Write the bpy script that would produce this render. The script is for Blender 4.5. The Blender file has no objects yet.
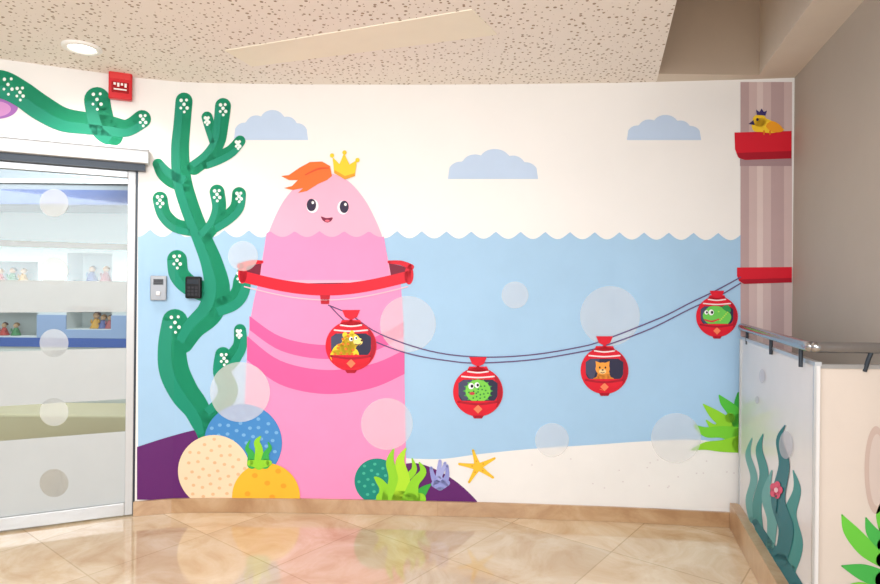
import bpy, bmesh, math, random
from mathutils import Vector, Matrix
from mathutils.geometry import tessellate_polygon
random.seed(3)
F=600.0; HC=1.40; ZC=2.655; TH=math.radians(0.6)
cs,sn=math.cos(TH),math.sin(TH)
S=bpy.context.scene
try: S.view_settings.view_transform='Standard'
except Exception: pass

# ---------------------------------------------------------------- materials
def lin(c):
    return tuple(((x/255)/12.92 if x/255<=0.04045 else ((x/255+0.055)/1.055)**2.4) for x in c)
MC={}
def mat(c,rough=0.5,metal=0.0,alpha=1.0,emit=0.0,noise=0.07,spec=0.3):
    key=(tuple(c),rough,metal,alpha,emit)
    if key in MC: return MC[key]
    m=bpy.data.materials.new("paint_%d_%d_%d"%tuple(int(x) for x in c)); m.use_nodes=True
    nt=m.node_tree; b=nt.nodes["Principled BSDF"]; l=lin(c)
    tc=nt.nodes.new("ShaderNodeTexCoord"); nz=nt.nodes.new("ShaderNodeTexNoise"); nz.inputs["Scale"].default_value=3
    nz.inputs["Detail"].default_value=6; nz.inputs["Roughness"].default_value=.65
    mx=nt.nodes.new("ShaderNodeMix"); mx.data_type='RGBA'
    mx.inputs[6].default_value=(*[min(1,x*(1-noise)) for x in l],1); mx.inputs[7].default_value=(*[min(1,x*(1+noise)) for x in l],1)
    nt.links.new(tc.outputs["Object"],nz.inputs["Vector"]); nt.links.new(nz.outputs["Fac"],mx.inputs[0])
    nt.links.new(mx.outputs[2],b.inputs["Base Color"])
    b.inputs["Roughness"].default_value=rough; b.inputs["Metallic"].default_value=metal
    b.inputs["Specular IOR Level"].default_value=spec
    b.inputs["Alpha"].default_value=alpha
    if emit>0:
        b.inputs["Emission Color"].default_value=(*l,1); b.inputs["Emission Strength"].default_value=emit
    MC[key]=m; return m

# ---------------------------------------------------------------- wall surface
def unroll(u,v):
    px=u-440.0; py=288.0-v
    return (px*cs-py*sn, px*sn+py*cs)
kn=[(-700,1/(.29762+700*.000167)),(0,3.36),(137,3.64),(175,3.70),(215,3.72),(300,3.725),(400,3.71),(500,3.685),(620,3.635),(740,3.56),(800,3.515)]
def Draw(U):
    for (a,da),(b,db) in zip(kn,kn[1:]):
        if U<=b:
            t=(U-a)/(b-a); return 1/((1-t)/da+t/db)
    return kn[-1][1]
CUT=[-700,-400,-200,0,137]+[175+20*i for i in range(31)]+[795,1000]
CD=[1/Draw(U) for U in CUT]
def D(a):
    U=a+440
    for i in range(len(CUT)-1):
        if U<=CUT[i+1] or i==len(CUT)-2:
            t=(U-CUT[i])/(CUT[i+1]-CUT[i]); return 1/(CD[i]*(1-t)+CD[i+1]*t)
def wallpt(a,b,off=0):
    d=D(a)-off
    return Vector((a/F*d,d,HC+b/F*d))
class PlaneSurf:
    def __init__(s,p,n): s.p=Vector(p); s.n=Vector(n).normalized()
    def __call__(s,a,b,off=0):
        r=Vector((a/F,1,b/F)); o=Vector((0,0,HC))
        t=(s.p+s.n*off-o).dot(s.n)/r.dot(s.n)
        return o+r*t

def catmull(pts,closed=True,n=6):
    N=len(pts); out=[]
    rng=range(N if closed else N-1)
    for i in rng:
        if closed: p=[pts[(i+k)%N] for k in (-1,0,1,2)]
        else: p=[pts[max(0,i-1)],pts[i],pts[i+1],pts[min(N-1,i+2)]]
        for j in range(n):
            t=j/n
            out.append(tuple(0.5*((2*p[1][k])+(-p[0][k]+p[2][k])*t+(2*p[0][k]-5*p[1][k]+4*p[2][k]-p[3][k])*t*t+(-p[0][k]+3*p[1][k]-3*p[2][k]+p[3][k])*t**3) for k in range(len(p[1]))))
    if not closed: out.append(tuple(pts[-1]))
    return out

class Art:
    """flat painted motif following the wall (or panel) surface"""
    def __init__(s,name,base=0.001,surf=None,clip=506):
        s.name=name; s.base=base; s.items=[]; s.surf=surf; s.clip=clip
    def faces(s,fl,c,l=0,alpha=1.0,rough=0.5): s.items.append((fl,c,l,alpha,rough)); return s
    def poly(s,pts,c,l=0,smooth=False,alpha=1.0):
        if smooth: pts=catmull(pts)
        tri=tessellate_polygon([[Vector((p[0],p[1],0)) for p in pts]])
        return s.faces([[pts[i] for i in t] for t in tri],c,l,alpha)
    def ell(s,cx,cy,rx,ry,c,l=0,rot=0,n=36,alpha=1.0,a0=0,a1=360):
        r=math.radians(rot); P=[]
        full=(a1-a0)>=360
        for i in range(n if full else n+1):
            t=math.radians(a0+(a1-a0)*i/n); x=rx*math.cos(t); y=ry*math.sin(t)
            P.append((cx+x*math.cos(r)-y*math.sin(r),cy+x*math.sin(r)+y*math.cos(r)))
        return s.faces([P],c,l,alpha)
    def stroke(s,pts,c,l=0,shade=None,n=6,caps=(True,True),alpha=1.0,side=1,frac=0.0):
        P=catmull([p if len(p)==3 else (*p,1) for p in pts],False,n)
        L=[];R=[];C=[]
        for i,p in enumerate(P):
            q0=P[max(0,i-1)];q1=P[min(len(P)-1,i+1)]
            dx,dy=q1[0]-q0[0],q1[1]-q0[1]; m=math.hypot(dx,dy) or 1
            nx,ny=-dy/m*p[2],dx/m*p[2]
            L.append((p[0]+nx,p[1]+ny)); R.append((p[0]-nx,p[1]-ny)); C.append((p[0]+nx*frac,p[1]+ny*frac))
        fl=[[L[i],L[i+1],R[i+1],R[i]] for i in range(len(P)-1)]
        for e,k in ((0,0),(-1,1)):
            if caps[k] and P[e][2]>0.6:
                x,y,r=P[e]; fl.append([(x+r*math.cos(t*math.pi/10),y+r*math.sin(t*math.pi/10)) for t in range(20)])
        s.faces(fl,c,l,alpha)
        if shade:
            E=L if side>0 else R
            s.faces([[E[i],E[i+1],C[i+1],C[i]] for i in range(len(P)-1)],shade,l+1,alpha)
        return s
    def build(s):
        bm=bmesh.new(); mats=[]; 
        for fl,c,l,al,ro in s.items:
            m=mat(c,ro,alpha=al)
            if m not in mats: mats.append(m)
            mi=mats.index(m); b2=bmesh.new()
            for f in fl:
                vs=[b2.verts.new((*unroll(*p),0)) for p in f]
                try: b2.faces.new(vs)
                except Exception: pass
            if s.surf is None:
                a0=unroll(440,s.clip)
                bmesh.ops.bisect_plane(b2,geom=b2.verts[:]+b2.edges[:]+b2.faces[:],plane_co=(a0[0],a0[1],0),plane_no=(-sn,-cs,0),clear_outer=True)
                xs=[v.co.x for v in b2.verts]
                if xs:
                    lo,hi=min(xs),max(xs)
                    for U in CUT:
                        if lo<U-440<hi:
                            bmesh.ops.bisect_plane(b2,geom=b2.verts[:]+b2.edges[:]+b2.faces[:],plane_co=(U-440,0,0),plane_no=(1,0,0))
            fn=s.surf or wallpt; off=s.base+l*0.0006; vm={}
            for v in b2.verts: vm[v]=bm.verts.new(fn(v.co.x,v.co.y,off))
            for f in b2.faces:
                try:
                    nf=bm.faces.new([vm[v] for v in f.verts]); nf.material_index=mi
                    nf.normal_update()
                    if nf.normal.y>0: nf.normal_flip()
                except Exception: pass
            b2.free()
        me=bpy.data.meshes.new(s.name); bm.to_mesh(me); bm.free()
        for m in mats: me.materials.append(m)
        o=bpy.data.objects.new(s.name,me); S.collection.objects.link(o); return o

# ---------------------------------------------------------------- mesh helpers
def meshobj(name,verts,faces,m,parent=None):
    me=bpy.data.meshes.new(name); me.from_pydata([tuple(v) for v in verts],[],faces); me.update()
    ms=m if isinstance(m,list) else [m]
    for x in ms: me.materials.append(x)
    o=bpy.data.objects.new(name,me); S.collection.objects.link(o)
    if parent: o.parent=parent
    return o
def box(name,x0,x1,y0,y1,z0,z1,m,M=None,parent=None,bevel=0):
    v=[(x,y,z) for x in (x0,x1) for y in (y0,y1) for z in (z0,z1)]
    f=[(0,1,3,2),(4,6,7,5),(0,4,5,1),(2,3,7,6),(0,2,6,4),(1,5,7,3)]
    if M: v=[M@Vector(p) for p in v]
    o=meshobj(name,v,f,m,parent)
    if bevel:
        b=o.modifiers.new("bevel",'BEVEL'); b.width=bevel; b.segments=3
    return o
def empty(name,loc=(0,0,0)):
    e=bpy.data.objects.new(name,None); S.collection.objects.link(e); return e
def lathe(name,prof,loc,m,parent=None,n=20):
    v=[];f=[]
    for r,z in prof:
        for i in range(n):
            a=2*math.pi*i/n; v.append((loc[0]+r*math.cos(a),loc[1]+r*math.sin(a),loc[2]+z))
    for j in range(len(prof)-1):
        for i in range(n): f.append((j*n+i,j*n+(i+1)%n,(j+1)*n+(i+1)%n,(j+1)*n+i))
    o=meshobj(name,v,f,m,parent)
    for p in o.data.polygons: p.use_smooth=True
    return o
def tube(name,pts,r,m,parent=None,cyc=False):
    cu=bpy.data.curves.new(name,'CURVE'); cu.dimensions='3D'; cu.bevel_depth=r; cu.bevel_resolution=5; cu.use_fill_caps=True
    sp=cu.splines.new('POLY'); sp.points.add(len(pts)-1)
    for p,q in zip(sp.points,pts): p.co=(*q,1)
    cu.materials.append(m); o=bpy.data.objects.new(name,cu); S.collection.objects.link(o)
    if parent: o.parent=parent
    return o

# ---------------------------------------------------------------- room shell
WHITE=(243,241,239)
def wallstrip(name,cuts,z0,z1,m,th=0.0,off=0.0,back=0.1):
    n=len(cuts); v=[]; f=[]
    for U in cuts:
        d=D(U-440); x=(U-440)/F*d
        v+= [(x,d-off,z0),(x,d-off,z1),(x,d+back,z0),(x,d+back,z1)]
    for i in range(n-1):
        a=4*i;b=4*i+4
        f+=[(a,b,b+1,a+1),(a+2,a+3,b+3,b+2),(a+1,b+1,b+3,a+3),(a,a+2,b+2,b)]
    f+=[(0,1,3,2),(4*n-4,4*n-2,4*n-1,4*n-3)]
    return meshobj(name,v,f,m)
wm=mat(WHITE,0.45,noise=.03)
wallstrip("wall_back",[U for U in CUT if 137<=U<=795],0,ZC,wm)
wallstrip("wall_left",[-700,-400,-200,0,137],2.12,ZC,wm)

def marble(name,c1,c2,c3,tile,rot,rough,grout):
    m=bpy.data.materials.new(name); m.use_nodes=True; nt=m.node_tree; N=nt.nodes; Lk=nt.links
    b=N["Principled BSDF"]; tc=N.new("ShaderNodeTexCoord"); mp=N.new("ShaderNodeMapping")
    mp.inputs["Rotation"].default_value=(0,0,math.radians(rot)); Lk.new(tc.outputs["Object"],mp.inputs["Vector"])
    n1=N.new("ShaderNodeTexNoise"); n1.inputs["Scale"].default_value=2.4; n1.inputs["Detail"].default_value=9; n1.inputs["Roughness"].default_value=.65; n1.inputs["Distortion"].default_value=1.2
    Lk.new(mp.outputs[0],n1.inputs["Vector"])
    cr=N.new("ShaderNodeValToRGB"); e=cr.color_ramp.elements
    e[0].position=.32; e[0].color=(*lin(c1),1); e[1].position=.68; e[1].color=(*lin(c3),1)
    x=cr.color_ramp.elements.new(.5); x.color=(*lin(c2),1)
    Lk.new(n1.outputs["Fac"],cr.inputs[0])
    br=N.new("ShaderNodeTexBrick"); br.offset=0; br.inputs["Scale"].default_value=1
    br.inputs["Brick Width"].default_value=tile; br.inputs["Row Height"].default_value=tile
    br.inputs["Mortar Size"].default_value=.004 ; br.inputs["Mortar Smooth"].default_value=.3
    br.inputs["Color1"].default_value=(.84,.83,.82,1); br.inputs["Color2"].default_value=(1,1,1,1); br.inputs["Mortar"].default_value=(grout,grout*.95,grout*.85,1)
    Lk.new(mp.outputs[0],br.inputs["Vector"])
    mx=N.new("ShaderNodeMix"); mx.data_type='RGBA'; mx.blend_type='MULTIPLY'; mx.inputs[0].default_value=1
    Lk.new(cr.outputs[0],mx.inputs[6]); Lk.new(br.outputs["Color"],mx.inputs[7]); Lk.new(mx.outputs[2],b.inputs["Base Color"])
    b.inputs["Roughness"].default_value=rough; b.inputs["Specular IOR Level"].default_value=.85
    return m
fm=marble("marble_floor",(204,170,130),(224,200,166),(238,222,196),.62,38,.07,.7)
bmb=marble("marble_trim",(182,140,100),(204,166,126),(222,192,156),3.0,0,.3,.8)
meshobj("floor",[(-6,-3,0),(5,-3,0),(5,7,0),(-6,7,0)],[(0,1,2,3)],fm)
wallstrip("baseboard_back",[U for U in CUT if 137<=U<=735]+[735],0.001,0.088,bmb,off=0.02,back=-0.001)

# ceiling
dx=0.275
Lx=lambda y:1.29-dx*(3.61-y)
Rx=lambda y:1.84-dx*(3.486-y)
Wx=lambda y:2.062-dx*(3.5-y)
cm=bpy.data.materials.new("perforated_ceiling"); cm.use_nodes=True
nt=cm.node_tree;N=nt.nodes;Lk=nt.links;b=N["Principled BSDF"]
tc=N.new("ShaderNodeTexCoord"); vo=N.new("ShaderNodeTexVoronoi"); vo.voronoi_dimensions='2D'; vo.inputs["Scale"].default_value=30
Lk.new(tc.outputs["Object"],vo.inputs["Vector"])
sep=N.new("ShaderNodeSeparateColor"); Lk.new(vo.outputs["Color"],sep.inputs[0])
mul=N.new("ShaderNodeMath"); mul.operation='MULTIPLY'; mul.inputs[1].default_value=.25; Lk.new(sep.outputs[0],mul.inputs[0])
lt=N.new("ShaderNodeMath"); lt.operation='LESS_THAN'; Lk.new(vo.outputs["Distance"],lt.inputs[0]); Lk.new(mul.outputs[0],lt.inputs[1])
mx=N.new("ShaderNodeMix"); mx.data_type='RGBA'; mx.inputs[6].default_value=(*lin((246,238,230)),1); mx.inputs[7].default_value=(*lin((160,138,116)),1)
Lk.new(lt.outputs[0],mx.inputs[0]); Lk.new(mx.outputs[2],b.inputs["Base Color"]); b.inputs["Roughness"].default_value=.8
Y1=3.48; YF=0.8; ZR=ZC+.5
V=[];Fc=[];
def q(*p):
    i=len(V); V.extend(p); return tuple(range(i,i+len(p)))
Fc.append((q((-6,-3,ZC),(-6,3.95,ZC),(Lx(3.95),3.95,ZC),(Lx(YF),YF,ZC),(4,YF,ZC),(4,-3,ZC)),0))
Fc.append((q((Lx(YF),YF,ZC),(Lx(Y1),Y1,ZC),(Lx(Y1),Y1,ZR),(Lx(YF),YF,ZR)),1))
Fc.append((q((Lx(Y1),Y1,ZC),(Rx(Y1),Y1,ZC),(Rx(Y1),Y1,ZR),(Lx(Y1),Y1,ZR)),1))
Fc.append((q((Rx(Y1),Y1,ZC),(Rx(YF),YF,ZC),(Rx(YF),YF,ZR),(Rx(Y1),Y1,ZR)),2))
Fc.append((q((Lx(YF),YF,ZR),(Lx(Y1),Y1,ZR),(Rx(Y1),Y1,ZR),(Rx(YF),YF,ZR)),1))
Fc.append((q((Lx(Y1),Y1,ZC),(Lx(3.95),3.95,ZC),(3.2,3.95,ZC),(3.2,Y1,ZC)),2))
Fc.append((q((Rx(Y1),Y1,ZC),(3.2,Y1,ZC),(3.2,YF,ZC),(Rx(YF),YF,ZC)),2))
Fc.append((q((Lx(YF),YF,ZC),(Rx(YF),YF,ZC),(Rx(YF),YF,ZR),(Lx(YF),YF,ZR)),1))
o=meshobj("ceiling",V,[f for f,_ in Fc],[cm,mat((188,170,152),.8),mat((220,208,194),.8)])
for p,(f,mi) in zip(o.data.polygons,Fc): p.material_index=mi
gm=mat((178,168,157),.6)
ya,yb=3.6,1.9
meshobj("wall_right",[(Wx(ya),ya,0),(Wx(yb),yb,0),(Wx(yb),yb,ZC),(Wx(ya),ya,ZC),(Wx(ya)+.1,ya,0),(Wx(yb)+.1,yb,0),(Wx(yb)+.1,yb,ZC),(Wx(ya)+.1,ya,ZC)],
 [(0,1,2,3),(4,7,6,5),(1,5,6,2),(0,3,7,4),(3,2,6,7),(0,4,5,1)],gm)

cz=PlaneSurf((0,0,ZC),(0,0,-1))
def on_ceil(u,v,off=0): return cz(*unroll(u,v),off)
c=[on_ceil(*p,.0) for p in ((225,50),(252,66),(497,34),(472,9))]
vv=[Vector((p.x,p.y,ZC-.004)) for p in c]+[Vector((p.x,p.y,ZC+.01)) for p in c]
meshobj("ceiling_access_panel",vv,[(0,1,2,3),(4,7,6,5),(0,4,5,1),(1,5,6,2),(2,6,7,3),(3,7,4,0)],mat((248,240,222),.6))
p=on_ceil(82,47); dl=empty("ceiling_downlight")
lathe("rim",[(.062,-.004),(.07,-.014),(.088,-.014),(.095,-.008),(.095,.0)],p,mat((245,243,240),.3),dl,32)
lathe("lamp",[(.0,-.006),(.065,-.006)],p,mat((255,250,240),.3,emit=9),dl,32)

# ---------------------------------------------------------------- door
P0=Vector((-1.838,3.64,0)); ang=math.atan2(.28,.626)
DM=Matrix.Translation(P0)@Matrix.Rotation(ang,4,'Z')
alu=mat((196,198,200),.3,.6); dark=mat((60,66,74),.35,.4); lightalu=mat((205,207,209),.35,.2)
door=empty("sliding_glass_door")
hd=empty("door_header_rail")
box("cover",-3.2,.06,-.085,-.002,2.125,2.205,lightalu,DM,hd,.006)
box("lip",-3.2,.06,-.095,-.002,2.2,2.215,alu,DM,hd,.003)
box("track",-3.2,.04,-.05,.03,2.085,2.125,dark,DM,hd)
box("stile_right",-.055,-.012,-.005,.035,.01,2.085,lightalu,DM,door,.004)
box("jamb_seal",-.012,.0,.0,.04,.01,2.085,dark,DM,door)
box("rail_bottom",-3.1,-.055,-.005,.035,.01,.085,alu,DM,door,.004)
box("rail_top",-3.1,-.055,-.005,.035,2.045,2.085,alu,DM,door,.004)
gl=bpy.data.materials.new("clear_glass"); gl.use_nodes=True; nt=gl.node_tree; N=nt.nodes
for n_ in list(N):
    if n_.type!='OUTPUT_MATERIAL': N.remove(n_)
tr=N.new("ShaderNodeBsdfTransparent"); tr.inputs[0].default_value=(.9,.95,.95,1); gs=N.new("ShaderNodeBsdfGlossy"); gs.inputs["Roughness"].default_value=.03
ms=N.new("ShaderNodeMixShader"); fr=N.new("ShaderNodeFresnel"); fr.inputs[0].default_value=1.5
nt.links.new(fr.outputs[0],ms.inputs[0]); nt.links.new(tr.outputs[0],ms.inputs[1]); nt.links.new(gs.outputs[0],ms.inputs[2]); nt.links.new(ms.outputs[0],N["Material Output"].inputs[0])
box("glass_pane",-3.1,-.055,.012,.02,.085,2.045,gl,DM,door)
def frost(name,al,c=(206,212,214)): return mat(c,.5,alpha=al)
glassS=PlaneSurf(DM@Vector((0,.01,0)),DM.to_3x3()@Vector((0,-1,0)))
def dz(v,u=90): return glassS(*unroll(u,v)).z
for i,(va,vb,al) in enumerate([(243,249,.35),(281,312,.62),(349,401,.8),(434,520,.86)]):
    box("frosted_band_%d"%(i+1),-3.1,-.055,.008,.0115,max(.086,dz(vb)),dz(va),frost("f",al),DM,door)
def put(a):
    o=a.build(); o.parent=door
for i,cy in enumerate((203,271,343,412,483)):
    a=Art("frosted_dot_%d"%(i+1),.002,glassS); a.ell(54,cy,14.5,14,(226,230,230) if i<4 else (222,218,206),0,alpha=.5); put(a)
# room beyond door
yb=5.0; rm=mat((225,228,228),.6)
bs=PlaneSurf((0,yb,0),(0,-1,0))
def B(u,v): return bs(*unroll(u,v))
def zz(v): return B(70,v).z
def xx(u): return B(u,290).x
room=empty("shelf_display_wall")
XL,XR=-5.4,-2.05
nich=[(-40,38,262,283),(67,112,253,281),(-40,38,313,337),(67,112,306,329)]
us=sorted(set([XL,XR]+[xx(n[k]) for n in nich for k in (0,1)]))
zs=sorted(set([0,2.5]+[zz(n[k]) for n in nich for k in (2,3)]))
V=[];Fs=[]
def quad(*p):
    i=len(V);V.extend(p);Fs.append(tuple(range(i,i+4)))
for a,b_ in zip(us,us[1:]):
    for c_,d_ in zip(zs,zs[1:]):
        mx_,mz_=(a+b_)/2,(c_+d_)/2
        inn=any(xx(n[0])<mx_<xx(n[1]) and zz(n[3])<mz_<zz(n[2]) for n in nich)
        if not inn: quad((a,yb,c_),(b_,yb,c_),(b_,yb,d_),(a,yb,d_))
for n in nich:
    a,b_,t,l_=xx(n[0]),xx(n[1]),zz(n[2]),zz(n[3]); yq=yb+.22
    quad((a,yq,l_),(b_,yq,l_),(b_,yq,t),(a,yq,t)); quad((a,yb,l_),(b_,yb,l_),(b_,yq,l_),(a,yq,l_))
    quad((a,yb,t),(a,yq,t),(b_,yq,t),(b_,yb,t)); quad((a,yb,l_),(a,yq,l_),(a,yq,t),(a,yb,t)); quad((b_,yb,l_),(b_,yb,t),(b_,yq,t),(b_,yq,l_))
meshobj("niche_wall",V,Fs,rm,room)
box("stripe_blue",XL,XR,yb-.012,yb-.001,zz(347),zz(338),mat((70,100,180),.5),None,room)
lb=mat((160,180,220),.5)
xs_=[XL,xx(38),xx(67),xx(112),XR]
for i,(a_,b_,zt_,zb_) in enumerate(((xx(38),xx(67),315,338),(xx(112),XR,315,338),(xx(67),xx(112),329.5,338))):
    box("stripe_lightblue_%d"%i,a_,b_,yb-.012,yb-.001,zz(zb_)+.001,zz(zt_),lb,None,room)
box("bulkhead",XL,XR,yb-.45,yb-.001,zz(213),2.49,mat((118,122,128),.4),None,room)
box("blue_reflection",XL,XR,yb-.47,yb-.451,zz(213)+.01,zz(213)+.12,mat((62,78,122),.4),None,room)  # blue reflection, put in as a coloured strip
box("bulkhead_strip",XL,XR,yb-.47,yb-.451,zz(213)+.17,zz(213)+.2,mat((215,218,215),.4),None,room)
box("wall_corridor",XR,XR+.06,3.95,yb+.3,0,2.5,rm)
box("wall_corridor_left",XL-.06,XL,2.5,yb+.3,0,2.5,rm)
box("ceiling_corridor",XL,XR,3.97,yb+.3,2.5,2.56,mat((120,130,145),.6))
box("floor_reflection",XL+.1,XR-.1,yb-.5,yb-.02,.02,.42,mat((240,224,186),.5),bevel=.02)  # pale yellow box imitates the reflection on the interior floor
def fig(x,y,z,h,c1,c2,hair):
    e=empty("figurine"); 
    lathe("body",[(.0,0),(.36*h,0),(.34*h,.05*h),(.2*h,.4*h),(.14*h,.55*h),(.06*h,.6*h)],(x,y,z),mat(c1),e,14)
    lathe("head",[(0.02*h,.56*h),(.13*h,.61*h),(.19*h,.74*h),(.14*h,.88*h),(.0,.93*h)],(x,y,z),mat(c2),e,14)
    lathe("hair",[(.2*h,.74*h),(.21*h,.84*h),(.13*h,.95*h),(.0,1.0*h)],(x,y+.01,z),mat(hair),e,14)
    for s_ in (-1,1): lathe("arm_%d"%(s_+2),[(.0,.28*h),(.05*h,.3*h),(.06*h,.4*h),(.04*h,.52*h),(0,.55*h)],(x+s_*.22*h,y-.02,z),mat(c1),e,8)
cols=[(180,60,50),(70,130,80),(200,150,60),(90,100,150),(170,90,90)]
k=0
for n,uss in ((nich[0],(-8,4,15,)),(nich[1],(85,99)),(nich[2],(-4,8)),(nich[3],(90,97,104))):
    for u in uss:
        fig(xx(u),yb+.1,zz(n[3])+.001,.11+.04*random.random(),cols[k%5],(225,180,140),(110,66,40) if k%2 else (170,120,60)); k+=1

# ---------------------------------------------------------------- mural
WATER=(166,203,234)
a=Art("mural_water",.001)
top=[]
u=138.0
while u<=741:
    yy=231+(u-440)*.006
    top.append((u,yy+7.5*abs(math.sin(math.pi*(u-150)/24.7)))); u+=2.47
fl=[[top[i],top[i+1],(top[i+1][0],508),(top[i][0],508)] for i in range(len(top)-1)]
a.faces(fl,WATER,0); a.build()
a=Art("mural_sand",.0022)
sd=catmull([(400,458),(440,459),(480,454),(530,449),(590,445),(650,441),(700,440),(741,446)],False,8)
a.faces([[sd[i],sd[i+1],(sd[i+1][0],508),(sd[i][0],508)] for i in range(len(sd)-1)],(240,237,234),0)
for i in range(18):
    a.ell(random.uniform(500,735),random.uniform(458,490),.9,.7,(222,214,214),1,n=8)
a.build()
def cloud(cx,by,w,h,c=(192,212,238)):
    a=Art("mural_cloud",.001)
    P=[(cx-w/2,by)]
    bumps=[(-.36,.42,.14),(-.2,.66,.15),(0.02,.84,.17),(.22,.62,.14),(.36,.40,.14)]
    for t in range(61):
        x=-.5+t/60; y=0
        for bx,bh,br in bumps:
            d=(x-bx)/br
            if abs(d)<1: y=max(y,(bh-.22)+.38*math.sqrt(1-d*d))
        P.append((cx+x*w,by-h*max(y,.02)))
    P.append((cx+w/2,by)); a.poly(P,c,0); a.build()
cloud(271,140,74,30); cloud(493,179,90,30); cloud(664,140,74,25)
a=Art("mural_purple_hill",.0028)
pl=catmull([(137,447),(165,438),(195,430),(215,428),(245,440),(265,470),(280,508)],False,6)
a.poly([(137,508)]+pl,(98,34,108),0); a.build()
a=Art("mural_purple_hill",.0028)
a.poly([(395,508)]+catmull([(395,466),(415,463),(437,470),(458,483),(476,500),(480,508)],False,6),(98,34,108),0); a.build()

def bubble(x,y,r,base=.0095,al=.36):
    a=Art("mural_bubble",base); a.ell(x,y,r,r,(250,250,250),0,alpha=al,n=48); a.build()

# ---- pink king
PK=(250,148,196); PKL=(251,178,204); PKD=(232,96,160)
a=Art("mural_pink_mountain_king",.0034)
body=catmull([(262,272),(254,300),(248,340),(246,380),(244,420),(240,460),(238,508)],False,5)
bodyr=catmull([(407,508),(406,460),(405,410),(404,360),(403,320),(400,272)],False,5)
a.poly(body+bodyr,PK,0)
def band(p0,p1,p2,th,c,l):
    P=catmull([p0,((p0[0]+p1[0])/2-6,(p0[1]+p1[1])/2+ (p1[1]-p0[1])*.22),p1,((p2[0]+p1[0])/2+6,(p2[1]+p1[1])/2+(p1[1]-p2[1])*.22),p2],False,6)
    a.faces([[P[i],P[i+1],(P[i+1][0],P[i+1][1]+th),(P[i][0],P[i][1]+th)] for i in range(len(P)-1)],c,l)
band((249.5,316),(325,345),(403.5,322),14,PKD,1)
band((247,336),(325,370),(404.5,350),24,PKD,1)
a.ell(325.5,272,86,13,(120,20,50),1)
a.poly(catmull([(259,284),(264,250),(272,224),(285,199),(303,181),(324,173),(345,179),(362,196),(375,219),(385,246),(392,282)],False,6),PKL,2)
w=[]; u=266.5
while u<=384.6:
    w.append((u,231+6*abs(math.sin(math.pi*(u-270)/24.7)))); u+=2.3
a.poly([(259.5,280)]+w+[(391,280)],PK,3)
P=[(240+171*i/24, 270+14*math.sin(math.pi*i/24)) for i in range(25)]
a.faces([[P[i],P[i+1],(P[i+1][0],P[i+1][1]+11.5),(P[i][0],P[i][1]+11.5)] for i in range(24)],(222,20,46),4)
a.ell(242.5,274,4.5,9.5,(222,20,46),4); a.ell(409,275,4.5,9.5,(222,20,46),4)
a.stroke([(240,266,3),(252,262.5,2.4),(262,262,1.5)],(222,20,46),4); a.stroke([(411,267,3),(401,263,2.4),(389,262,1.5)],(222,20,46),4)
P=[(244+164*i/24, 281.5+13.5*math.sin(math.pi*i/24)) for i in range(25)]
a.stroke([(x,y+5,.6) for x,y in P],(248,190,205),5,n=1)
a.poly([(320,295),(330,295),(329,304),(321,304)],(190,14,40),5)
a.ell(312.5,206,6,7,(250,240,248),5); a.ell(343,207.5,5.6,7,(250,240,248),5)
a.ell(311.4,205,4.7,6.2,(45,32,62),6); a.ell(344.2,206.8,4.5,6.2,(45,32,62),6)
a.ell(312.8,202.6,1.3,1.5,(255,255,255),7); a.ell(345.4,204.4,1.3,1.5,(255,255,255),7)
a.poly([(321,216.5),(326.5,218),(332.5,217.5),(331,221),(327,222.5),(323,220.5)],(120,20,60),5,True)
a.ell(327.3,220.7,2.3,1,(245,110,130),6)
a.poly([(332,176),(330,166),(322,161.5),(310,162),(299,168),(289,175),(281,176),(289,180),(298,180),(292,186),(284,188),(293,190),(303,188),(298,193),(307,191),(318,184),(327,180)],(248,114,40),5)
a.stroke([(329,168,.6),(318,169,1),(305,175,.6)],(225,80,30),6)
a.poly([(334,172),(332.5,157),(339.5,164),(344,153),(349.5,164.5),(357,160),(355,175),(345,178.5)],(252,208,40),6)
for x,y in ((332,155.5),(344.5,152.5),(357.5,160)): a.ell(x,y,2.2,2.2,(252,208,40),6,n=14)
a.poly([(334.5,170),(345,176),(355,173),(355,176),(345,179.5),(334,173)],(232,160,30),7,False)
a.build()

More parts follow.
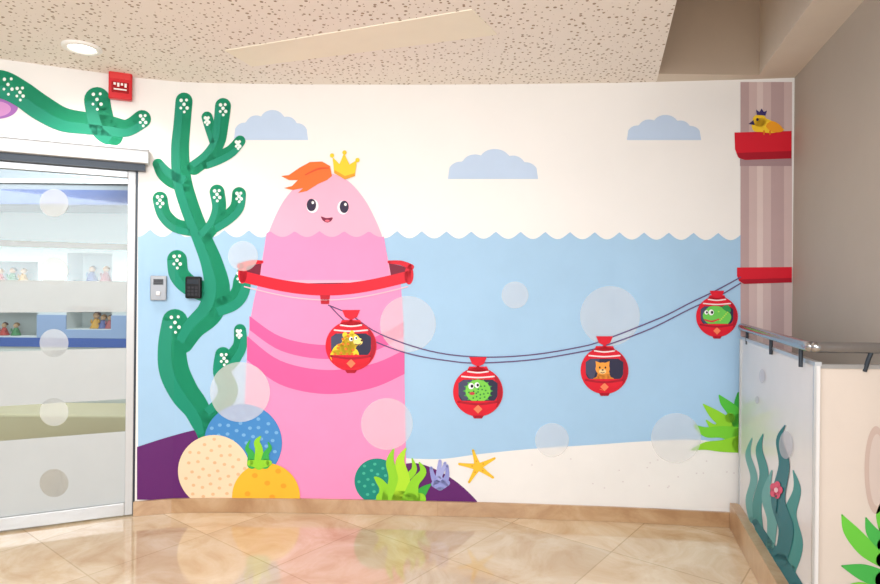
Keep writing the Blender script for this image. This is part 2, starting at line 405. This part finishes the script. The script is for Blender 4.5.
# ---- cactus
G=(34,182,136); GD=(12,142,112)
def cactus(name,strokes,dots,base=.0030):
    a=Art(name,base)
    for pts,side in strokes: a.stroke(pts,G,0,None)
    for pts,side in strokes: a.stroke([( x,y,r) for x,y,r in pts],G,0,GD,side=side,frac=.05)
    for cx,cy,r in dots:
        for i,(ox,oy,s_) in enumerate(((-.45,-.55,1),(.4,-.6,.85),(0,.05,1),(-.5,.6,.8),(.5,.6,1),(.05,1.2,.8))):
            a.ell(cx+r*.9*ox,cy+r*.95*oy,1.75*s_,1.8*s_,(236,252,244),3,n=12)
    return a.build()
cactus("mural_cactus",[
 ([(184,101,8.5),(182,125,8.5),(180,150,9),(182,180,9.5),(190,208,9.5),(201,236,9.5),(212,264,11),(217,290,13),(210,312,13),(194,328,11),(184,344,9)],1),
 ([(158,164,5.5),(164,173,7.5),(173,180,8),(184,184,8)],-1),
 ([(223,106,8),(221,124,7.5),(218,142,7),(208,157,7),(194,168,7)],1),
 ([(240,141,5.5),(231,151,6),(218,158,6.5),(206,163,6)],-1),
 ([(207,117,5.5),(211,130,5.5),(215,142,5.5)],1),
 ([(160,199,7.5),(164,214,7),(175,225,7),(190,229,7)],1),
 ([(217,192,7.5),(219,208,7),(214,224,7),(203,238,7)],1),
 ([(239,194,7),(237,207,7),(228,217,7),(214,226,7)],-1),
 ([(177,260,10),(179,274,10),(189,285,10),(205,292,10)],1),
 ([(240,266,0.8),(242,278,8),(240,292,9),(232,302,9),(216,308,9)],-1),
 ([(175,322,13),(172,346,14),(174,370,15),(184,392,14.5),(196,408,13),(203,424,11),(205,434,8)],1),
 ([(240,330,6),(240,345,7),(234,356,8),(228,364,8)],-1),
 ([(223,355,8),(222,372,9),(228,390,10),(222,404,9),(210,416,9)],1)],
 [(184,104,7),(223,108,6),(238,144,4),(207,120,4),(160,200,6),(217,194,6),(239,196,5),(177,260,7),(240,276,5),(175,322,9),(224,358,6),(239,333,4)])
cactus("mural_cactus_branch",[
 ([(-25,84,13),(0,84,14),(20,93,13),(40,107,13),(62,119,12),(85,123,11),(110,126,10),(127,128,8.5),(142,119,9)],1),
 ([(97,100,13),(99,112,13),(103,126,13),(109,133,12),(113,136,10)],1)],
 [(143,119,6),(97,99,9),(8,84,9),(20,92,7),(-20,82,8)],.003)
a=Art("mural_purple_shell",.001); a.ell(-4,107,22,12,(170,110,190),0); a.ell(-6,109,17,8,(214,150,210),1); a.build()
def ball(x,y,r,c,dc,base,nd=26,ds=2.2,rx=None):
    a=Art("mural_ball",base); a.ell(x,y,rx or r,r,c,0,n=56)
    for i in range(nd):
        t=i*2.39996; rr=r*.9*math.sqrt((i+.5)/nd)
        a.ell(x+(rx or r)/r*rr*math.cos(t),y+rr*math.sin(t),ds,ds*.85,dc,1,n=10)
    a.build()
ball(243,443,39,(70,140,205),(120,178,225),.0062,48,2.0)
ball(214,471,36,(246,218,184),(232,190,146),.0076,38,1.9)
ball(266,497,34,(253,188,52),(248,164,44),.0086,12,3.0)
ball(377,481,22.5,(22,140,124),(70,184,155),.0062,22,1.7)
LG=(146,214,48); LGD=(60,172,64)
def weed(name,sts,base=.0088,surf=None,clip=506,parent=None):
    a=Art(name,base,surf,clip)
    for i,(pts,c) in enumerate(sts): a.stroke(pts,c,i%4)
    o=a.build()
    if parent: o.parent=parent
    return o
weed("mural_seaweed",[
 ([(386,500,9),(384,488,5),(378,480,3),(374,477,.5)],LG),([(392,500,8),(394,478,5.5),(390,462,4),(394,448,.5)],LG),
 ([(400,502,9),(404,480,6),(400,462,4.5),(406,448,.6)],(178,228,52)),([(410,502,9),(414,484,5),(423,472,3.5),(419,462,.6)],LG),
 ([(416,500,7),(424,490,4),(431,484,.5)],LGD),([(404,480,4),(414,470,3),(412,458,.5)],LG),([(382,498,6),(400,500,9),(420,499,6)],LG)])
weed("mural_seaweed",[
 ([(252,464,5),(251,454,3.5),(247,448,2),(250,440,.5)],(60,175,75)),([(259,465,5),(259,450,4),(257,442,3),(261,436,.5)],LG),
 ([(265,464,5),(266,454,3),(270,448,2),(268,442,.5)],(60,175,75)),([(250,463,3),(260,464,4),(269,463,3)],LG)],.0100)
weed("mural_seaweed",[
 ([(741,428,10),(728,424,7),(714,414,5),(703,404,.5)],LG),([(741,422,9),(732,410,6),(724,402,4),(719,395,.6)],(86,196,64)),
 ([(741,436,9),(722,432,6),(706,432,5),(694,425,.6)],(120,208,54)),([(741,444,9),(722,446,6),(706,446,4),(691,450,.5)],LG),
 ([(741,414,6),(738,404,4),(739,394,2)],(56,170,70)),([(730,418,5),(716,428,4),(706,420,.6)],LG)],.0050)
weed("mural_lilac_coral",[
 ([(440,486,4.5),(439,474,3),(440,461,1.6)],(166,172,226)),([(437,484,4),(433,476,2.4),(431,468,1.6)],(146,152,214)),
 ([(443,484,4),(447,476,2.4),(447,466,1.6)],(146,152,214)),([(439,478,2),(443,470,2),(445,463,1.4)],(166,172,226)),([(434,484,3),(440,486,4),(447,483,3)],(146,152,214))],.0062)
a=Art("mural_starfish",.005)
for t in (-105,-30,38,118,190):
    r=math.radians(t); L=19
    a.stroke([(478,467,3.6),(478+L*.5*math.cos(r),467+L*.45*math.sin(r),2.1),(478+L*math.cos(r),467+L*.9*math.sin(r),1.2)],(246,198,56),0)
a.ell(478,467,4.4,4,(246,198,56),1)
for t in (-105,-30,38,118,190):
    r=math.radians(t); a.ell(478+6*math.cos(r),467+6*math.sin(r),.9,.9,(232,160,50),2,n=8)
a.build()

# ---- cables
a=Art("mural_cables",.0072)
L1=[(328,305),(338,309),(351,315),(380,334),(430,351),(478,357),(530,355),(580,347),(604,340),(660,318),(690,303),(717,290),(741,277)]
L2=[(330,306),(345,321),(372,340),(410,354),(450,361),(478,363),(530,360),(580,352),(604,346),(650,329),(690,309),(717,297),(741,283)]
for Ln in (L1,L2): a.stroke([(x,y,.6) for x,y in Ln],(100,76,120),0)
a.build()

# ---- gondolas
def gondola(x,y,r,my,animal):
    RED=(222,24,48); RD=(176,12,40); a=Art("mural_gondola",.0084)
    k=r/25.0
    a.poly([(x-9*k,my-4*k),(x+9*k,my-4*k),(x+6*k,my+3*k),(x+2*k,my+5*k),(x-2*k,my+5*k),(x-6*k,my+3*k)],RED,1)
    a.stroke([(x,my+2*k,1.5*k),(x,y-r,1.5*k)],RED,0)
    a.ell(x,y,r*1.02,r,RED,0,n=48)
    a.poly([(x-12*k,y-20*k),(x-9*k,y-26*k),(x+9*k,y-26*k),(x+12*k,y-20*k)],RED,0)
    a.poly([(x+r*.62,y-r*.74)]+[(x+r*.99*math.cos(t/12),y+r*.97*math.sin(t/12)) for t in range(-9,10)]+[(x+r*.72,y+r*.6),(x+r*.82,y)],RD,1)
    for yy,hw in ((-21.5,10.5),(-16.5,16.5)):
        a.stroke([(x-hw*k,y+(yy+.6)*k,.75*k),(x,y+(yy+1.8)*k,.75*k),(x+hw*k,y+(yy+.6)*k,.75*k)],(252,225,228),2)
    W=[]
    for t in range(0,181,12):
        q_=math.radians(t); W.append((x+r*.80*math.cos(q_),y+2*k+r*.50*math.sin(q_)))
    W+= [(x-r*.80,y-9*k),(x-r*.6,y-12.5*k),(x+r*.6,y-12.5*k),(x+r*.80,y-9*k)]
    a.poly(W,(46,46,72),2)
    a.poly([(x-r*.8,y-9*k),(x-r*.55,y-12.5*k),(x-r*.2,y-12.5*k),(x-r*.45,y+8*k),(x-r*.6,y+10*k),(x-r*.8,y+2*k)],(74,76,104),3)
    animal(a,x,y,k)
    a.poly([(x-r*.82,y+9*k),(x+r*.82,y+9*k),(x+r*.74,y+r*.63),(x,y+r*.85),(x-r*.74,y+r*.63)],RED,8)
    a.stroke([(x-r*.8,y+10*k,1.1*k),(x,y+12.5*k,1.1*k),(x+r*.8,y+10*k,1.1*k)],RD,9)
    a.poly([(x,y+13*k),(x+4.5*k,y+17.5*k),(x,y+22*k),(x-4.5*k,y+17.5*k)],(248,130,90),9)
    a.poly([(x-6*k,y+24*k),(x+6*k,y+24*k),(x+4*k,y+27*k),(x-4*k,y+27*k)],RD,0)
    a.build()
def eye(a,x,y,r,l=6):
    a.ell(x,y,r,r*1.1,(255,255,255),l,n=16); a.ell(x+.3*r,y,r*.5,r*.6,(30,25,40),l+1,n=12)
def cheetah(a,x,y,k):
    Yc=(255,216,52); O=(230,130,30)
    a.stroke([(x-15*k,y+10*k,6*k),(x-9*k,y+5*k,8*k),(x+0*k,y+9*k,8*k)],Yc,4)
    a.stroke([(x-6*k,y+4*k,7.5*k),(x-1*k,y-2*k,7*k)],Yc,4)
    a.ell(x+0*k,y-5*k,9*k,7.4*k,Yc,4,rot=-14); a.ell(x+7*k,y-4.5*k,4.8*k,3.8*k,(255,232,140),5)
    a.ell(x-6*k,y-11*k,2.6*k,3*k,Yc,4); a.ell(x+1*k,y-12.5*k,2.4*k,3*k,Yc,4)
    for px,py in ((-16,8),(-13,2),(-10,7),(-5,3),(-4,8),(1,8),(-8,-2),(-8,-7),(-3,-10),(-3,-2),(2,4),(5,9),(-12,-1)): a.ell(x+px*k,y+py*k,1.6*k,1.35*k,O,6,n=10)
    eye(a,x+0*k,y-7*k,2*k); eye(a,x+4.8*k,y-8*k,1.7*k); a.ell(x+11*k,y-5.6*k,1.4*k,1.1*k,(90,40,30),6)
    a.stroke([(x+4*k,y-2*k,.45*k),(x+7*k,y-1.2*k,.45*k),(x+10*k,y-2.4*k,.45*k)],(120,50,30),6)
def spiky(a,x,y,k):
    Gc=(126,210,78)
    for i in range(16):
        t=i*math.pi/8; a.poly([(x+15.5*k*math.cos(t),y-1*k+13*k*math.sin(t)),(x+11*k*math.cos(t+.2),y-1*k+10*k*math.sin(t+.2)),(x+11*k*math.cos(t-.2),y-1*k+10*k*math.sin(t-.2))],(80,175,75),4)
    a.ell(x,y-1*k,12.8*k,11.5*k,Gc,5)
    for i in range(22):
        t=i*2.4; rr=10.5*k*math.sqrt(i/22); a.ell(x+rr*math.cos(t),y+rr*math.sin(t)*.9,.9*k,.9*k,(40,130,60),6,n=8)
    eye(a,x-7*k,y-6*k,2.9*k,7); eye(a,x-1*k,y-7*k,2.6*k,7)
    a.ell(x-6*k,y+1.5*k,2.8*k,1.6*k,(200,60,70),7)
def bear(a,x,y,k):
    O=(250,162,66)
    a.stroke([(x-1*k,y+12*k,9*k),(x-1*k,y+4*k,6.5*k)],O,4)
    a.ell(x-2*k,y-2*k,7.6*k,6.6*k,O,5); a.poly([(x-9*k,y-4*k),(x-9.5*k,y-10*k),(x-4*k,y-8*k)],O,4); a.poly([(x+5*k,y-4*k),(x+5.5*k,y-10*k),(x+0*k,y-8*k)],O,4)
    a.ell(x-2*k,y+1*k,3.8*k,2.6*k,(255,214,150),6); a.ell(x-2*k,y-.6*k,1.2*k,.8*k,(80,40,30),7)
    a.ell(x-5*k,y-3.2*k,.9*k,1.2*k,(40,25,30),6,n=12); a.ell(x+1*k,y-3.2*k,.9*k,1.2*k,(40,25,30),6,n=12)
    a.stroke([(x-4*k,y+1.8*k,.4*k),(x-2*k,y+2.6*k,.4*k),(x,y+1.8*k,.4*k)],(90,40,30),7)
    a.stroke([(x-10*k,y+10*k,2.4*k),(x-5*k,y+8*k,2.4*k)],(236,140,52),6); a.stroke([(x+8*k,y+10*k,2.4*k),(x+3*k,y+8*k,2.4*k)],(236,140,52),6)
def fish(a,x,y,k):
    Gc=(110,204,86)
    a.poly([(x-17*k,y-3*k),(x-9*k,y-12*k),(x+4*k,y-12*k),(x+15*k,y-5*k),(x+17*k,y+3*k),(x+10*k,y+11*k),(x-6*k,y+11*k),(x-15*k,y+5*k)],Gc,4,True)
    a.poly([(x+6*k,y-11*k),(x+13*k,y-14*k),(x+17*k,y-8*k),(x+14*k,y-5*k)],(50,150,80),5,True)
    a.stroke([(x-15*k,y+4*k,.8*k),(x-6*k,y+6*k,1.1*k),(x+3*k,y+3*k,.7*k)],(214,50,60),6)
    eye(a,x-7*k,y-5*k,3.2*k); eye(a,x-13*k,y-5*k,2.4*k)
    for i in range(7): a.ell(x+(2+i*1.8)*k,y+(-6+(i*37%13))*k,1.1*k,1*k,(180,225,90),6,n=8)
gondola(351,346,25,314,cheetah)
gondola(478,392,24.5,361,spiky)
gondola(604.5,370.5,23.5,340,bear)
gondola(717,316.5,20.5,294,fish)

# ---- tower strip with platforms and bird
a=Art("mural_tower",.0020,clip=520)
def vstrip(u0,u1,c,l,v0=60,v1=515): a.faces([[(u0,v0),(u1,v0),(u1,v1),(u0,v1)]],c,l)
zt=82
vstrip(740.5,792,(206,182,180),0,zt); vstrip(740.5,749,(186,160,160),1,zt); vstrip(757,763,(220,200,196),1,zt); vstrip(771,784,(186,160,160),1,zt)
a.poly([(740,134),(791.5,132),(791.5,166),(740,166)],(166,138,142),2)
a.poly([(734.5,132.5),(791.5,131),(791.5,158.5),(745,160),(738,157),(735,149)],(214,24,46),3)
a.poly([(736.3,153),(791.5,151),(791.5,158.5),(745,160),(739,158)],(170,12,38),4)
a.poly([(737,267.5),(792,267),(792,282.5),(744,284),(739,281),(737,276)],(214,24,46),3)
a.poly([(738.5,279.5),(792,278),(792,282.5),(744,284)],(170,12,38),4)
a.build()
a=Art("mural_yellow_bird",.006)
Yb=(252,206,48)
a.poly([(752,124),(760,118),(770,120),(780,127),(784,130),(772,133),(762,132),(754,131)],Yb,0,True)
a.ell(759.5,120.5,7,6.3,Yb,0); a.poly([(766,126),(772,121),(780,125),(783,131),(773,132)],(240,160,34),1,True)
a.poly([(753.5,120),(748.5,124),(754.5,125)],(50,40,90),1); a.ell(757.5,119.5,1.3,1.6,(40,30,50),2,n=12)
a.poly([(757,115),(756,109.5),(759.5,112),(761.5,108.5),(764,112),(767,110.5),(765.5,115.5)],(60,50,110),1)
a.stroke([(764,131,.8),(764,134,.8)],(230,120,30),1); a.stroke([(770,131,.8),(770,134,.8)],(230,120,30),1)
a.build()
for bb in ((387,424,26),(515,295,13.5),(552,440,17),(676,438,25),(243,256,15)):
    bubble(*bb)
bubble(408,324,28,.0062); bubble(610,316,30,.0062); bubble(240,392,30,.0118,.42)

# ---------------------------------------------------------------- wall devices
def wallframe(u,v):
    p=wallpt(*unroll(u,v)); q1=wallpt(*unroll(u-3,v)); q2=wallpt(*unroll(u+3,v)); d=q2-q1
    return Matrix.Translation(p)@Matrix.Rotation(math.atan2(d.y,d.x),4,'Z')@Matrix.Translation((0,-.0075,0))
M=wallframe(121,87); e=empty("fire_alarm_call_point")
RA=mat((214,36,46),.35)
box("case",-.062,.062,-.045,0,-.085,.085,RA,M,e,.008)
box("window",-.045,.045,-.05,-.044,-.05,.012,mat((160,16,26),.2),M,e,.002)
box("cover_lid",-.055,.055,-.049,-.044,.03,.075,mat((222,60,62),.35),M,e,.003)
for i in range(4): box("label_stroke_%d"%i,-.035+i*.019,-.023+i*.019,-.0525,-.05,-.008-.018*(i%2)*.5,.006,mat((250,240,240),.4),M,e)
box("label_bar",-.034,.034,-.0525,-.05,-.036,-.028,mat((250,240,240),.4),M,e)
M=wallframe(159,288); e=empty("intercom_panel")
box("plate",-.045,.045,-.018,0,-.075,.075,mat((150,153,158),.35,.3),M,e,.004)
box("speaker",-.028,.028,-.021,-.018,.02,.055,mat((90,94,100),.4),M,e,.002)
for i in range(3):
    box("grille_%d"%i,-.024,.024,-.0225,-.021,.027+i*.009,.031+i*.009,mat((40,42,46),.4),M,e)
box("button",-.012,.012,-.026,-.018,-.045,-.02,mat((230,230,232),.3),M,e,.004)
M=wallframe(195,287.5); e=empty("keypad_reader")
box("case",-.048,.048,-.035,-.001,-.068,.068,mat((24,24,28),.3),M,e,.012)
box("screen",-.034,.034,-.038,-.034,.02,.05,mat((50,56,64),.15),M,e,.002)
for i in range(3):
    for j in range(3): box("key_%d%d"%(i,j),-.03+i*.022,-.014+i*.022,-.039,-.034,-.05+j*.021,-.036+j*.021,mat((50,50,56),.4),M,e,.001)

# ---------------------------------------------------------------- railing
RP=Vector((1.75,3.56,0)); cor=Vector((1.398,2.28,0)); dirv=(cor-RP).normalized()
ra=math.atan2(dirv.y,dirv.x)
RM=Matrix.Translation(RP)@Matrix.Rotation(ra,4,'Z'); Ls=(cor-RP).length
sidey=1 if (Matrix.Rotation(ra,3,'Z')@Vector((0,1,0))).x>0 else -1
def rb(name,x0,x1,y0,y1,z0,z1,m,par,bev=0):
    yy=sorted((y0*sidey,y1*sidey)); return box(name,x0,x1,yy[0],yy[1],z0,z1,m,RM,par,bev)
rail=empty("glass_railing")
pan=mat((222,220,220),.2); cream=mat((224,212,202),.25)
rb("side_kerb",0.025,Ls+.02,-.02,.06,0.001,.15,bmb,rail)
rb("side_panel",.03,Ls,.03,.045,.151,1.12,pan,rail)
rb("side_cap",.03,Ls,.026,.049,1.12,1.135,alu,rail)
for i,xp in enumerate((.03,Ls-.006)): rb("side_edge_%d"%i,xp,xp+.01,.022,.03,.151,1.12,alu,rail)
cx,cy=cor.x+.03,cor.y
xe=Wx(cy)-.01
box("front_kerb",cx,xe,cy-.01,cy+.06,.001,.15,bmb,None,rail)
box("front_panel",cx+.005,xe,cy+.0,cy+.015,.151,1.11,cream,None,rail)
box("front_cap",cx+.005,xe,cy-.004,cy+.019,1.11,1.125,alu,None,rail)
st=mat((168,168,170),.22,.9)
hz=1.19
pA=RM@Vector((.02,.035*sidey,hz)); pB=Vector((cx-.01,cy+.03,hz))
pts=[pA,pA.lerp(pB,.9),pB+Vector((.012,-.02,0)),pB+Vector((.05,-.03,0)),Vector((xe,cy-.015,hz))]
sm=[Vector(p) for p in catmull([tuple(p) for p in pts],False,6)]
tube("handrail",sm,.021,st,rail)
for i,t in enumerate((.12,.55,.93)):
    p=pA.lerp(pB,t); tube("bracket_%d"%i,[p+Vector((0,0,-.01)),p+Vector((.0,0,-.04)),Vector((p.x,p.y,1.10))],.008,dark,rail)
p=Vector((xe-.08,cy-.015,hz)); tube("bracket_3",[p,p+Vector((-.012,.005,-.04)),Vector((p.x-.02,cy+.0,1.10))],.008,dark,rail)
nrm=(Matrix.Rotation(ra,3,'Z')@Vector((0,-sidey,0)))
sS=PlaneSurf(RM@Vector((0,.03*sidey,0)),nrm)
T1=(24,112,122); T2=(54,142,140); T3=(96,166,164)
weed("painted_seaweed_side",[
 ([(752,520,3),(749,500,3.6),(754,478,3.6),(748,455,2.8),(752,438,.5)],T3),([(760,535,4),(757,505,4.6),(764,475,4.6),(759,450,3.4),(763,434,.5)],T2),
 ([(770,548,4),(772,520,5),(766,495,4.4),(772,470,.6)],T3),([(780,560,7),(786,530,7.5),(778,500,7),(784,465,5.5),(779,440,3),(785,425,.5)],T1),
 ([(790,570,6),(796,545,7),(790,515,6.5),(797,490,4),(793,470,.5)],T2),([(764,540,4),(780,560,6),(797,590,8)],T1),([(755,522,3),(770,545,4),(785,566,5)],T1)],.001,sS,parent=rail)
a=Art("painted_flower",.006,sS)
for t in range(5):
    q_=t*1.257; a.ell(776+3.6*math.cos(q_),490+5*math.sin(q_),3.1,4,(226,70,110),0,n=14)
a.ell(776,490,2,2.6,(250,200,210),1,n=12); a.stroke([(776,496,1.1),(775,512,1.1)],T1,0); a.build().parent=rail
for i,(x,y,rx,ry) in enumerate(((786,445,7,14),(762,376,3,7),(757,400,2,4))):
    a=Art("painted_bubble_%d"%i,.0045,sS); a.ell(x,y,rx,ry,(214,214,226),0,alpha=.5); a.build().parent=rail
fS=PlaneSurf((0,cy,0),(0,-1,0))
a=Art("painted_shell",.001,fS); 
a.ell(876,470,11.5,44,(206,184,174),0); a.ell(877,470,8,36,(216,200,192),1); a.build().parent=rail
weed("painted_seaweed_front",[
 ([(884,560,8),(866,548,9),(850,530,7),(842,515,.8)],(110,206,70)),([(884,545,7),(872,532,6),(866,518,.8)],(76,185,84)),
 ([(884,580,9),(862,572,8),(842,566,.8)],(76,185,84)),([(884,600,10),(858,590,8),(836,594,.8)],(130,212,70)),([(884,530,5),(879,515,3),(881,503,.6)],(110,206,70))],.001,fS,parent=rail)

# ---------------------------------------------------------------- lights
def area(name,loc,tgt,sx,sy,e,c=(1,.96,.9)):
    l=bpy.data.lights.new(name,'AREA'); l.shape='RECTANGLE'; l.size=sx; l.size_y=sy; l.energy=e; l.color=c
    o=bpy.data.objects.new(name,l); S.collection.objects.link(o); o.location=loc
    o.rotation_euler=(Vector(tgt)-Vector(loc)).to_track_quat('-Z','Y').to_euler(); return o
COOL=(.94,.97,1.0)
area("light_ceiling",(-.8,1.0,2.6),(-.8,1.4,0),2.6,1.0,80,COOL)
area("fill_behind",(-.6,-2.4,2.0),(-.3,3.7,1.3),2.6,1.4,108,COOL)  # added fill, unseen behind the camera, brightens the mural wall
area("fill_corridor",(-3.2,4.1,2.4),(-3.4,5.0,.9),1.6,.2,28,COOL)  # added fill hidden by the door header, brightens the display wall
sp=bpy.data.lights.new("light_downlight",'SPOT'); sp.energy=34; sp.spot_size=2.5; sp.spot_blend=.8; sp.shadow_soft_size=.07; sp.color=(1,.95,.87)
o=bpy.data.objects.new("light_downlight",sp); S.collection.objects.link(o); o.location=on_ceil(82,47)-Vector((0,0,.03))
w=bpy.data.worlds.new("world"); S.world=w; w.use_nodes=True
w.node_tree.nodes["Background"].inputs[0].default_value=(.93,.965,1,1); w.node_tree.nodes["Background"].inputs[1].default_value=.85

# ---------------------------------------------------------------- camera
cam=bpy.data.cameras.new("camera"); co=bpy.data.objects.new("camera",cam); S.collection.objects.link(co)
cam.sensor_width=36; cam.lens=F/880*36; cam.shift_y=-4/880
co.matrix_world=Matrix(((cs,-sn,0,0),(0,0,-1,0),(sn,cs,0,HC),(0,0,0,1)))
S.camera=co
